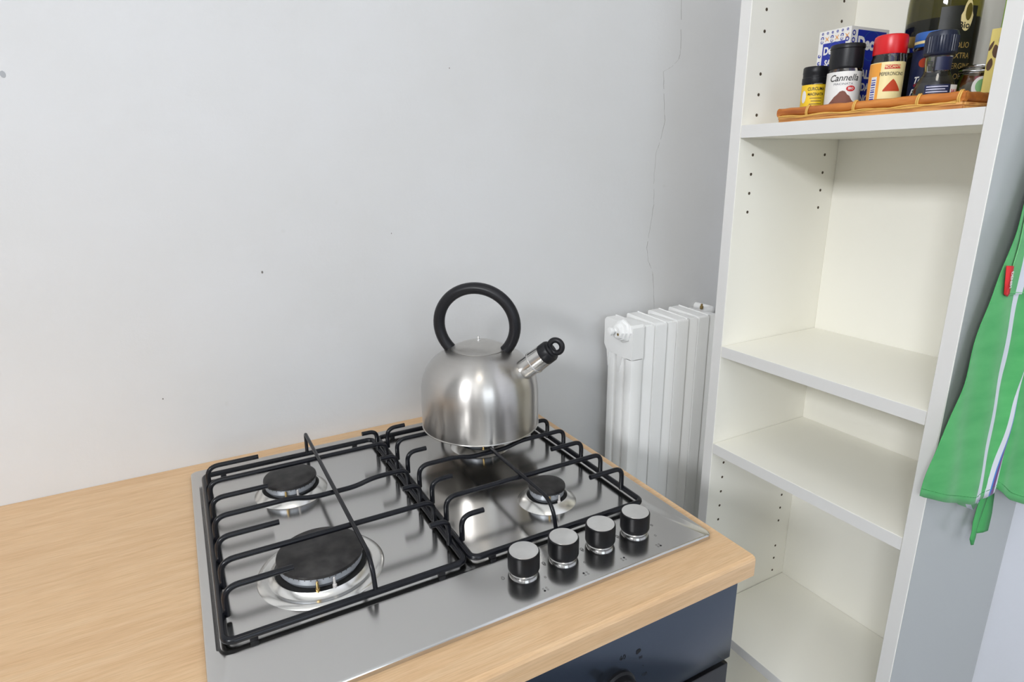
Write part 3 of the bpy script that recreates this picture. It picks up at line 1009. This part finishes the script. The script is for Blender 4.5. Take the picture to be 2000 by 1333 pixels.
# blue labelled pepper jar
t = thing('blue_label_jar', 'jar with blue lid and dark blue label between red-capped jar and grinder', 'spice jar', (.3960, .0480, ZB), 0, 'spice jars on the bamboo tray')
r = .0215
obj('glass', MB().lathe(shell([(0, 0), (.0195, 0), (r, .002), (r, .082), (.019, .087), (0, .087)], .0010), 40), glass, t)
obj('spice', MB().lathe([(0, .002), (r - .0016, .002), (r - .0016, .078), (0, .079)], 32), mat('pepper_dark', rgb(50, 36, 30), .8), t)
obj('lid', MB().lathe([(.0208, .0845), (.0214, .086), (.0214, .1010), (.0205, .1030), (0, .1032)], 40), PW['ltblue'], t, label='mid blue lid')
cm = on_cyl(r, TH)
patch('paper_label', cm, -.033, .033, .003, .0800, PW['navy'], t, .0003, 26, label='dark blue label')
patch('lid_band', on_cyl(.0214, TH), -.03, .03, .0885, .0920, PW['cream'], t, .0003, 16)
text('lettering', 'PEPE', .0110, cm, PW['white'], t, -.0110, .0270, .0006, .0003, 1.0, .3)
patch('label_flash', cm, -.0150, .0020, .0150, .0205, PW['orange'], t, .0006, 6)
shape('label_berry', cm, oval(-.008, .0640, .007, .006), PW['chili'], t, .0006)
shape('label_berry', cm, oval(-.010, .0360, .008, .003), PW['palered'], t, .0006)
text('lettering', 'Tec-Al', .0120, cm, PW['white'], t, -.0060, .0420, .0006, .0003, .8, .3)

# grinder with ribbed navy cap
t = thing('spice_grinder', 'clear bulb-shaped grinder jar with ribbed navy cap at the tray front', 'spice grinder', (.3560, .0150, ZB), 0, 'spice jars on the bamboo tray')
pg = [(0, 0), (.0215, 0), (.0243, .003), (.0248, .014), (.0238, .026), (.0205, .036), (.0165, .043), (.0150, .047), (.0150, .068), (0, .068)]
obj('glass', MB().lathe(shell(pg, .0010), 48), glass, t, smooth=60)
obj('spice', MB().lathe([(0, .002), (.0200, .002), (.0225, .006), (.0232, .014), (.0222, .026), (.0190, .033), (0, .035)], 36), mat('grey_pepper', rgb(138, 134, 124), .8), t)
navy = mat('navy_plastic', rgb(24, 32, 54), .34)
cap_m = MB().lathe([(.0155, .0660), (.0170, .0672), (.0180, .0690), (.0180, .0905), (.0165, .0945), (.0150, .0955), (0, .0957)], 48)
for i in range(36):
    a = 2 * pi * i / 36
    c_, s_ = cos(a), sin(a)
    cap_m.add([(.0180 * c_ - .0007 * s_, .0180 * s_ + .0007 * c_, .070), (.0180 * c_ + .0007 * s_, .0180 * s_ - .0007 * c_, .070), (.0187 * c_, .0187 * s_, .070),
               (.0180 * c_ - .0007 * s_, .0180 * s_ + .0007 * c_, .089), (.0180 * c_ + .0007 * s_, .0180 * s_ - .0007 * c_, .089), (.0187 * c_, .0187 * s_, .089)],
              [(0, 2, 5, 3), (2, 1, 4, 5), (3, 5, 4), (0, 1, 2)])
obj('grinder_cap', cap_m, navy, t, label='ribbed navy cap')
cm = on_cyl(.0150, TH)
patch('neck_band', cm, -.004, .0175, .0480, .0640, PW['navy'], t, .0005, 10)
cm = on_cyl(.0248, TH, .0085)
patch('paper_label', cm, -.0130, .0150, .0020, .0215, PW['navy'], t, .0006, 12, label='navy text label')
for k in range(5):
    patch('fine_print', cm, -.0110, .0125 - (k % 2) * .003, .0185 - k * .0031, .0195 - k * .0031, PW['lav'], t, .0010, 10)
patch('price_label', cm, .0160, .0290, .0020, .0210, PW['white'], t, .0006, 8)
text('lettering', 'SALE', .0050, cm, PW['red'], t, .0225, .0135, .0010, .0001)

# salt box standing on its corner towards the room: two printed faces
sb = thing('salt_box', 'blue and white cardboard box of table salt behind the jars', 'salt box', (.375, .158, ZB))
sd = Vector((.0480, .0555, 0))
sw = Vector((.0430, -.0560, 0))
nl = Vector((-sd.y, sd.x, 0)).normalized()          # outward normal of the left face
corner = Vector((.380 - .375, .1590 - .158, 0))
dl = Vector((.003, .0545, 0))
dr_ = Vector((.0860, -.0047, 0))
HB = .1310
v = []
for zz in (0, HB):
    for p in (corner, corner + dr_, corner + dr_ + dl, corner + dl):
        v.append((p.x, p.y, zz))
obj('carton', MB().add(v, [(3, 2, 1, 0), (4, 5, 6, 7), (0, 1, 5, 4), (1, 2, 6, 5), (2, 3, 7, 6), (3, 0, 4, 7)]), PW['white'], sb, smooth=0)
# left face: u runs from its far left edge to the corner
ul = (-dl).normalized()
nl = Vector((ul.y, -ul.x, 0))
WL = dl.length
fl_ = on_plane(corner + dl, ul, (0, 0, 1), nl)
ur = dr_.normalized()
nr = Vector((ur.y, -ur.x, 0))
WR = dr_.length
fr_ = on_plane(corner, ur, (0, 0, 1), nr)
patch('blue_field', fl_, .0085, WL - .0075, .004, HB - .0180, PW['blue'], sb, .0003, 1)
patch('blue_field', fr_, .0150, WR - .006, .004, HB - .004, PW['blue'], sb, .0003, 1)


def ringshape(name, fm_, cx, cy, r0, r1, m_, par, h_=.0006, n_=24):
    v_, f_ = [], []
    for i_ in range(n_):
        a_ = 2 * pi * i_ / n_
        v_ += [fm_(cx + r0 * cos(a_), cy + r0 * sin(a_), h_), fm_(cx + r1 * cos(a_), cy + r1 * sin(a_), h_)]
    f_ = [(2 * i_, (2 * i_ + 2) % (2 * n_), (2 * i_ + 3) % (2 * n_), 2 * i_ + 1) for i_ in range(n_)]
    return obj(name, MB().add(v_, f_), m_, par, smooth=0)


ringshape('logo_ring', fl_, .0290, .1020, .0115, .0110, PW['teal'], sb)
text('lettering', 'Decò', .0150, fl_, PW['white'], sb, .0240, .1015, .0007, .0007, .80)
text('lettering', 'SALE', .0120, fl_, PW['white'], sb, .0250, .0840, .0007, .0005, .8)
text('lettering', 'IODATO', .0110, fl_, PW['white'], sb, .0265, .0715, .0007, .0005, .75)
text('lettering', 'FINO', .0110, fl_, PW['white'], sb, .0250, .0605, .0007, .0005, .8)
ringshape('logo_ring', fr_, .0480, .1060, .0210, .0204, PW['teal'], sb)
text('lettering', 'Decò', .0240, fr_, PW['white'], sb, .0410, .1080, .0007, .0011, .95)
text('lettering', 'SALE', .0170, fr_, PW['white'], sb, .0420, .0650, .0007, .0006, .95)
text('lettering', 'IODATO', .0150, fr_, PW['white'], sb, .0480, .0470, .0007, .0006, .9)
text('lettering', 'FINO', .0150, fr_, PW['white'], sb, .0420, .0300, .0007, .0006, .9)
# the pattern of curls and crosses on the white borders
mb, mo = MB(), MB()


def ringto(mb_, fm_, cx, cy, r0, r1, a0=0, a1=2 * pi, n_=10):
    v_ = []
    for i_ in range(n_ + 1):
        a_ = a0 + (a1 - a0) * i_ / n_
        v_ += [fm_(cx + r0 * cos(a_), cy + r0 * sin(a_), .0005), fm_(cx + r1 * cos(a_), cy + r1 * sin(a_), .0005)]
    mb_.add(v_, [(2 * i_, 2 * i_ + 2, 2 * i_ + 3, 2 * i_ + 1) for i_ in range(n_)])


def cross(mb_, fm_, cx, cy, s_):
    for e_ in (1, -1):
        t_ = s_ * .22
        mb_.add([fm_(cx - s_, cy - e_ * s_ - t_, .0005), fm_(cx - s_, cy - e_ * s_ + t_, .0005), fm_(cx + s_, cy + e_ * s_ + t_, .0005), fm_(cx + s_, cy + e_ * s_ - t_, .0005)], [(0, 1, 2, 3)])


for fm_, W_ in ((fl_, WL),):
    for k in range(6):
        u = .006 + k * (W_ - .012) / 5
        ringto(mb, fm_, u, HB - .0035, .0018, .0009, 0, 2 * pi)
        if k % 2 == 0:
            ringto(mb, fm_, u, HB - .0100, .0026, .0014, -1.0, 3.9)
            ringto(mb, fm_, u, HB - .0152, .0024, .0014, 2.0, 7.0)
        else:
            cross(mo, fm_, u, HB - .0120, .0030)
for k in range(9):
    z_ = .012 + k * .0105
    ringto(mb, fl_, .0042, z_, .0026, .0012, k, k + 5)
    ringto(mb, fr_, .0060, z_, .0042, .0026, k * .8, k * .8 + 5)
for z_ in (.112, .122):
    ringto(mb, fr_, .0060, z_, .0038, .0022)
    ringto(mb, fl_, WL - .0050, z_ - .008, .0034, .0018)
obj('blue_pattern', mb, PW['blue'], sb, smooth=0)
obj('orange_pattern', mo, PW['orange'], sb, smooth=0)

# big green oil bottle
bt = thing('oil_bottle', 'large dark green glass bottle of olive oil at the back of the tray', 'bottle', (.4680, .0790, ZB))
bg = mat('green_bottle_glass', (.17, .155, .025, 1), .04, 0, Transmission_Weight=1.0, IOR=1.45)
r = .0455
obj('glass', MB().lathe([(0, 0), (.041, 0), (r, .004), (r, .150), (.0445, .170), (.041, .190), (.033, .210), (.022, .228), (.0155, .245), (.0145, .262), (.0145, .290), (0, .290)], 56), bg, bt, smooth=50)
obj('oil', MB().lathe([(0, .004), (.040, .004), (r - .0025, .007), (r - .0025, .128), (0, .128)], 48), mat('olive_oil', rgb(30, 30, 18), .15), bt)
obj('cap', MB().lathe([(.0152, .270), (.0160, .272), (.0160, .298), (0, .299)], 32), M['black_plastic'], bt)
cm = on_cyl(r, radians(229))
dk = mat('label_black', rgb(26, 27, 22), .5)
gd = mat('ink_gold', rgb(180, 150, 84), .5)
patch('paper_label', cm, -.020, .028, .006, .140, dk, bt, .0004, 20, label='black label with gold lettering')
shape('label_drop', cm, [(.0130 + .0085 * cos(a) * (1 if sin(a) < .2 else .75), .1280 + .0200 * sin(a)) for a in [2 * pi * i / 24 for i in range(24)]], PW['cream'], bt, .0008)
shape('label_leaf', cm, [(.0140 + .0045 * cos(a), .1320 + .0110 * sin(a)) for a in [2 * pi * i / 16 for i in range(16)]], mat('olive_leaf', rgb(96, 84, 30), .5), bt, .0011)
text('lettering', 'Bio', .0120, cm, PW['black'], bt, .0105, .1150, .0011, .0002)
for i_, s_ in enumerate(('OLIO', 'EXTRA', 'VERGINE', 'DI OLIVA')):
    text('lettering', s_, .0105, cm, gd, bt, .0130, .0900 - i_ * .0135, .0010, 0, .8)

# clip-top jar
cj = thing('glass_jam_jar', 'small clear glass jar with a white and green label beside the yellow box', 'jar', (.4350, .0040, ZB))
r = .0225
obj('glass', MB().lathe(shell([(0, 0), (.020, 0), (r, .003), (r, .040), (.0205, .046), (.0205, .050), (.0225, .0515), (.0225, .0560), (.020, .058), (0, .058)], .0010), 40), glass, cj, smooth=50)
obj('wire_ring', MB().tube([(.0218 * cos(a), .0218 * sin(a), .048) for a in [2 * pi * i / 28 for i in range(28)]], .0007, 6, closed=True), M['chrome'], cj)
cm = on_cyl(r, TH)
patch('paper_label', cm, -.030, .030, .006, .0230, PW['lav'], cj, .0004, 18)
patch('red_band', cm, -.006, .018, .0380, .0430, PW['palered'], cj, .0004, 10)
shape('round_sticker', cm, oval(.0020, .0300, .0100, .0130), PW['white'], cj, .0005)
shape('sticker_leaf', cm, oval(.0025, .0310, .0065, .0085), PW['green'], cj, .0009)
text('lettering', 'bio', .0060, cm, PW['red'], cj, -.002, .0180, .0012, .0001)

# yellow carton at the right end, and the green one behind it
yb = thing('yellow_carton', 'pale yellow carton printed with brown leaves at the right end of the tray', 'carton', (.4180, -.0310, ZB))
obj('carton', MB().box(-.018, .022, -.0110, .0115, 0, .0960, .0006, 1), PW['box_yellow'], yb)
fm = on_plane((-.018, .0115, 0), (0, -1, 0), (0, 0, 1), (-1, 0, 0))
for (cx, cy, rx_, ry_, rot) in ((.0140, .0840, .0036, .0084, -.15), (.0090, .0690, .0040, .0082, .2), (.0048, .0540, .0034, .0074, -.1), (.0030, .0760, .0018, .0060, -.35)):
    pl = []
    for i_ in range(14):
        a = 2 * pi * i_ / 14
        p_ = (rx_ * cos(a) * (1 - .35 * max(0, sin(a))), ry_ * sin(a))
        pl.append((cx + p_[0] * cos(rot) - p_[1] * sin(rot), cy + p_[0] * sin(rot) + p_[1] * cos(rot)))
    shape('printed_leaf', fm, pl, PW['leaf'], yb, .0004)
text('lettering', '250', .0055, fm, PW['leaf'], yb, .0090, .0100, .0004)
gb = obj('green_carton', MB().box(.455, .475, -.0400, -.0030, ZB, ZB + .17, .0006, 1), PW['box_green'])
tag(gb, 'slim green carton standing behind the yellow carton against the side panel', 'carton')

# ================================================================== APRON
ap = thing('apron', 'green apron with white side stripes hanging on the right side of the bookcase', 'apron', (.43, -.10, .86))
AX, AY, AZ = .43, -.10, .86
cl = mat('green_cotton', rgb(74, 164, 92), 0.85)
wv = tex(cl, 'ShaderNodeTexNoise', (500, 500, 900), Scale=2.0, Detail=2.0)
bg_ = tex(cl, 'ShaderNodeTexNoise', (9, 9, 22), Scale=2.0, Detail=5.0)
base_c = ramp(cl, bg_.outputs[0], [(0.3, rgb(66, 156, 86)), (0.7, rgb(84, 172, 100))])
uvn = N(cl, 'ShaderNodeUVMap')
sx_ = N(cl, 'ShaderNodeSeparateXYZ')
L(cl, uvn.outputs[0], sx_.inputs[0])
WHT, GRN = rgb(206, 208, 216), (0, 0, 0, 0)


def stripe(lo, hi):
    a = N(cl, 'ShaderNodeMath', operation='GREATER_THAN')
    a.inputs[1].default_value = lo
    b = N(cl, 'ShaderNodeMath', operation='LESS_THAN')
    b.inputs[1].default_value = hi
    c = N(cl, 'ShaderNodeMath', operation='MULTIPLY')
    L(cl, sx_.outputs[0], a.inputs[0])
    L(cl, sx_.outputs[0], b.inputs[0])
    L(cl, a.outputs[0], c.inputs[0])
    L(cl, b.outputs[0], c.inputs[1])
    return c.outputs[0]


o_ = base_c.outputs[0]
for lo, hi, c in ((.1192, .1308, WHT), (.1440, .1500, WHT), (.1500, .1516, rgb(60, 120, 190)), (.1516, .1550, rgb(104, 64, 120)), (.1550, .1580, WHT)):
    o_ = mix(cl, stripe(lo, hi), o_, c)
L(cl, o_, bsdf(cl).inputs['Base Color'])
bump(cl, wv.outputs[0], 0.35, 0.0006)
bsdf(cl).inputs['Sheen Weight'].default_value = 0.15
# outline rows measured along the height: left edge x, and the bottom hem height per x
left = [(.80, .425), (.60, .4030), (.4284, .3649), (.4043, .3587), (.3588, .3440), (.3338, .3381), (.2996, .3300), (.2623, .3185), (.1872, .3030), (.1402, .2899), (.1117, .2822), (.0369, .2660)]


def lerp_tab(tab, z):
    if z >= tab[0][0]:
        return tab[0][1]
    for (z0, x0), (z1, x1) in zip(tab, tab[1:]):
        if z >= z1:
            t_ = (z - z1) / (z0 - z1)
            return x1 + (x0 - x1) * t_
    return tab[-1][1]


hem = [(.26, .0375), (.275, .0300), (.342, .0056), (.387, -.0070), (.408, -.0010), (.420, .0085), (.440, .0060), (.487, -.0271), (.530, -.0451), (.575, -.060)]


def hem_z(x):
    for (x0, z0), (x1, z1) in zip(hem, hem[1:]):
        if x <= x1:
            return z0 + (z1 - z0) * max(0, (x - x0)) / (x1 - x0)
    return hem[-1][1]


def apron_y(x, z, s):
    """s: arc share 0..1 across; folds deepen towards the hem"""
    k = .35 + .65 * min(1, max(0, (.75 - z) / .7))
    y = -.1025 - .016 * (1 - math.exp(-((x - .262) / .07))) * k
    y += -.0100 * k * math.exp(-((x - (.418 + (z - .0) * .02)) / .013) ** 2)      # the ridge that carries the stripes
    y += .0085 * k * math.exp(-((x - (.440 + z * .02)) / .012) ** 2)              # the valley right of it
    y += -.014 * k * max(0, (x - .445) / .12)
    y += .0022 * k * sin(x * 95 + z * 9)
    y += .0008 * sin(z * 60 + x * 40)
    return min(y, -.0975)


def apron_u(x, z):
    """cloth coordinate: the two stripes hang plumb and part slowly upwards"""
    zz = max(0, z)
    c1, c2 = .3935 - .02 * zz, .4105 + .09 * zz
    w = .0010 * sin(z * 55)
    if x < c1 + .0065:
        return .125 + x - c1 + w
    if x > c2 - .0065:
        return .150 + x - c2 + w
    return .1315 + .012 * (x - c1 - .0065) / max(1e-4, c2 - c1 - .013) + w


NU, NV = 150, 80
v, f, uvs = [], [], []
mb = MB()
for j in range(NV + 1):
    tz = j / NV
    for i in range(NU + 1):
        s_ = i / NU
        zt_ = .80
        # straight guess for x at the hem, then the row
        xb_ = .2660 + (.575 - .2660) * s_
        zb2 = hem_z(xb_)
        z = zt_ + (zb2 - zt_) * tz
        xl_ = lerp_tab(left, z)
        xr_ = .47 + (.575 - .47) * tz
        # stripes hang almost plumb, so blend the inner columns
        xx = xl_ + (xr_ - xl_) * s_
        v.append((xx - AX, apron_y(xx, z, s_) - AY, z - AZ))
        uvs.append(xx)
for j in range(NV):
    for i in range(NU):
        a = j * (NU + 1) + i
        f.append((a, a + 1, a + NU + 2, a + NU + 1))
me = bpy.data.meshes.new('cloth')
me.from_pydata(v, [], f)
uvl = me.uv_layers.new(name='UVMap')
for lp_ in me.loops:
    vi = lp_.vertex_index
    p = me.vertices[vi].co
    z = p.z + AZ
    # cloth coordinate: distance from the plumb left-most thread, drifting a little with height
    u = apron_u(p.x + AX, z)
    uvl.data[lp_.index].uv = (u, z)
me.materials.append(cl)
me.polygons.foreach_set('use_smooth', [True] * len(me.polygons))
co = bpy.data.objects.new('cloth', me)
COL.objects.link(co)
co.parent = ap
md = co.modifiers.new('thickness', 'SOLIDIFY')
md.thickness = .0007
md.offset = 0
stitch = mat('stitch_thread', rgb(60, 140, 78), .9)
stitchl = mat('light_stitch_thread', rgb(120, 200, 130), .9)


def apt(x, z, off=.0008):
    return (x - AX, apron_y(x, z, 0) - off - AY, z - AZ)


# hem seam
pts = [apt(x, hem_z(x) + .0115) for x in [.268 + i * .006 for i in range(51)]]
mb = MB()
for a, b in zip(pts, pts[1:]):
    d = Vector(b) - Vector(a)
    mb.tube([a, tuple(Vector(a) + d * .7)], .00035, 5)
obj('hem_stitching', mb, stitch, ap)
# pocket with its red flag label
mb = MB()
pk = [(.378, .46), (.3600, .3786), (.3535, .3333), (.3600, .3000), (.4159, .2934), (.47, .290)]
pp = []
for a, b in zip(pk, pk[1:]):
    for i in range(6):
        t_ = i / 6
        pp.append((a[0] + (b[0] - a[0]) * t_, a[1] + (b[1] - a[1]) * t_))
pp.append(pk[-1])
v = []
f = []
# pocket panel
prow = []
for j in range(9):
    z = .4600 - (.4600 - .2960) * j / 8
    xl_ = lerp_tab([(.46, .378), (.3786, .3600), (.3333, .3535), (.296, .3600)], z)
    for i in range(9):
        xx = xl_ + (.465 - xl_) * i / 8
        zz = z - (.0065 * i / 8 if j == 8 else 0)
        v.append(apt(xx, zz, .0016))
for j in range(8):
    for i in range(8):
        a = j * 9 + i
        f.append((a, a + 1, a + 10, a + 9))
me2 = MB().add(v, f)
po = obj('pocket', me2, cl, ap)
u2 = po.data.uv_layers.new(name='UVMap')
for lp_ in po.data.loops:
    p = po.data.vertices[lp_.vertex_index].co
    z = p.z + AZ
    u2.data[lp_.index].uv = (apron_u(p.x + AX, z), z)
mb = MB()
for a, b in zip(pp, pp[1:]):
    mb.tube([apt(*a, .0022), apt(*b, .0022)], .0004, 5)
obj('pocket_stitching', mb, stitchl, ap)
redc = mat('red_tag_fabric', rgb(206, 34, 38), .7)
tg = MB().add([apt(.3385, .3355, .0035), apt(.3555, .3340, .0026), apt(.3600, .2985, .0026), apt(.3515, .2960, .0038), apt(.3430, .3000, .0042)], [(0, 1, 2, 3, 4)])
to = obj('fabric_tag', tg, redc, ap, label='small red fabric tag at the pocket edge')
md = to.modifiers.new('thickness', 'SOLIDIFY')
md.thickness = .0006
p0 = Vector(apt(.3530, .3320, .0040))
fm = on_plane(p0, (.13, 0, -.99), (.99, 0, .13), (0, -1, 0))
text('tag_lettering', 'DENIM', .0070, fm, PW['white'], to, .0145, -.0030, .0006, .0002)
# lower lining corner and the two ties
v = [(.3526, -.1060, .0030), (.3700, -.1065, -.0080), (.4110, -.1080, -.0281), (.4237, -.1090, -.0168), (.4320, -.1090, .0100), (.3526, -.1050, .0200)]
lo = obj('back_layer', MB().add([(x - AX, y - AY, z - AZ) for x, y, z in v], [(0, 1, 2, 3, 4, 5)]), cl, ap)
u3 = lo.data.uv_layers.new(name='UVMap')
for lp_ in lo.data.loops:
    p = lo.data.vertices[lp_.vertex_index].co
    u3.data[lp_.index].uv = ((p.x + AX) - (p.z + AZ) * -.8 - .258, 0)
lo.modifiers.new('thickness', 'SOLIDIFY').thickness = .0006
tiem = mat('green_tie', rgb(66, 152, 84), .85)


def ribbon(cpts, w_, name):
    """cpts: list of (x, y, z, halfwidth, twist)"""
    v, f = [], []
    k = []
    for a, b in zip(cpts, cpts[1:]):
        for i in range(5):
            k.append(tuple(p + (q - p) * i / 5 for p, q in zip(a, b)))
    k.append(cpts[-1])
    for i, (x, y, z, hw, tw) in enumerate(k):
        nx_, nz_ = cos(tw), sin(tw)
        v += [(x - hw * nx_ - AX, y - AY - .001, z - hw * nz_ - AZ), (x - AX, y - AY - .0025, z - AZ), (x + hw * nx_ - AX, y - AY - .001, z + hw * nz_ - AZ)]
    for i in range(len(k) - 1):
        f += [(3 * i, 3 * i + 1, 3 * i + 4, 3 * i + 3), (3 * i + 1, 3 * i + 2, 3 * i + 5, 3 * i + 4)]
    o_ = obj(name, MB().add(v, f), tiem, ap)
    o_.modifiers.new('thickness', 'SOLIDIFY').thickness = .0008
    return o_


ribbon([(.452, -.104, .012, .014, 0), (.440, -.106, -.020, .013, .1), (.424, -.110, -.045, .011, .2), (.415, -.113, -.060, .007, .1), (.4130, -.114, -.072, .0085, -.1), (.4190, -.113, -.0850, .004, 0)], .01, 'tie_string')
ribbon([(.462, -.099, .005, .010, 0), (.472, -.100, -.030, .015, .1), (.470, -.102, -.060, .018, 0), (.4660, -.103, -.0850, .0200, -.2)], .01, 'tie_string')
obj('neck_loop', MB().tube(fillet([(.425 - AX, -.103 - AY, .80 - AZ), (.438 - AX, -.110 - AY, .845 - AZ), (.448 - AX, -.1135 - AY, .862 - AZ), (.458 - AX, -.110 - AY, .845 - AZ), (.47 - AX, -.106 - AY, .80 - AZ)], .01), .003, 8, flat=(2, .6)), tiem, ap)
hk = thing('wall_hook', 'steel hook on the bookcase side carrying the green apron', 'hook', (.448, YRO - .0006, .86))
obj('plate', MB().box(-.012, .012, -.0030, 0, -.02, .03, .0008), M['chrome'], hk)
obj('prong', MB().tube(fillet([(0, -.002, -.006), (0, -.030, -.006), (0, -.030, .012)], .008), .0028, 10), M['chrome'], hk)
# unseen lamp body, added to go with the warm fill light
lamp = thing('added_ceiling_lamp', 'round white ceiling lamp above the kitchen', 'ceiling lamp', (-.8, -1.0, CZ))
obj('canopy', MB().lathe([(0, -.050), (.20, -.050), (.27, -.040), (.28, -.012), (.28, -.0005), (0, -.0005)], 40), M['frame'], lamp)
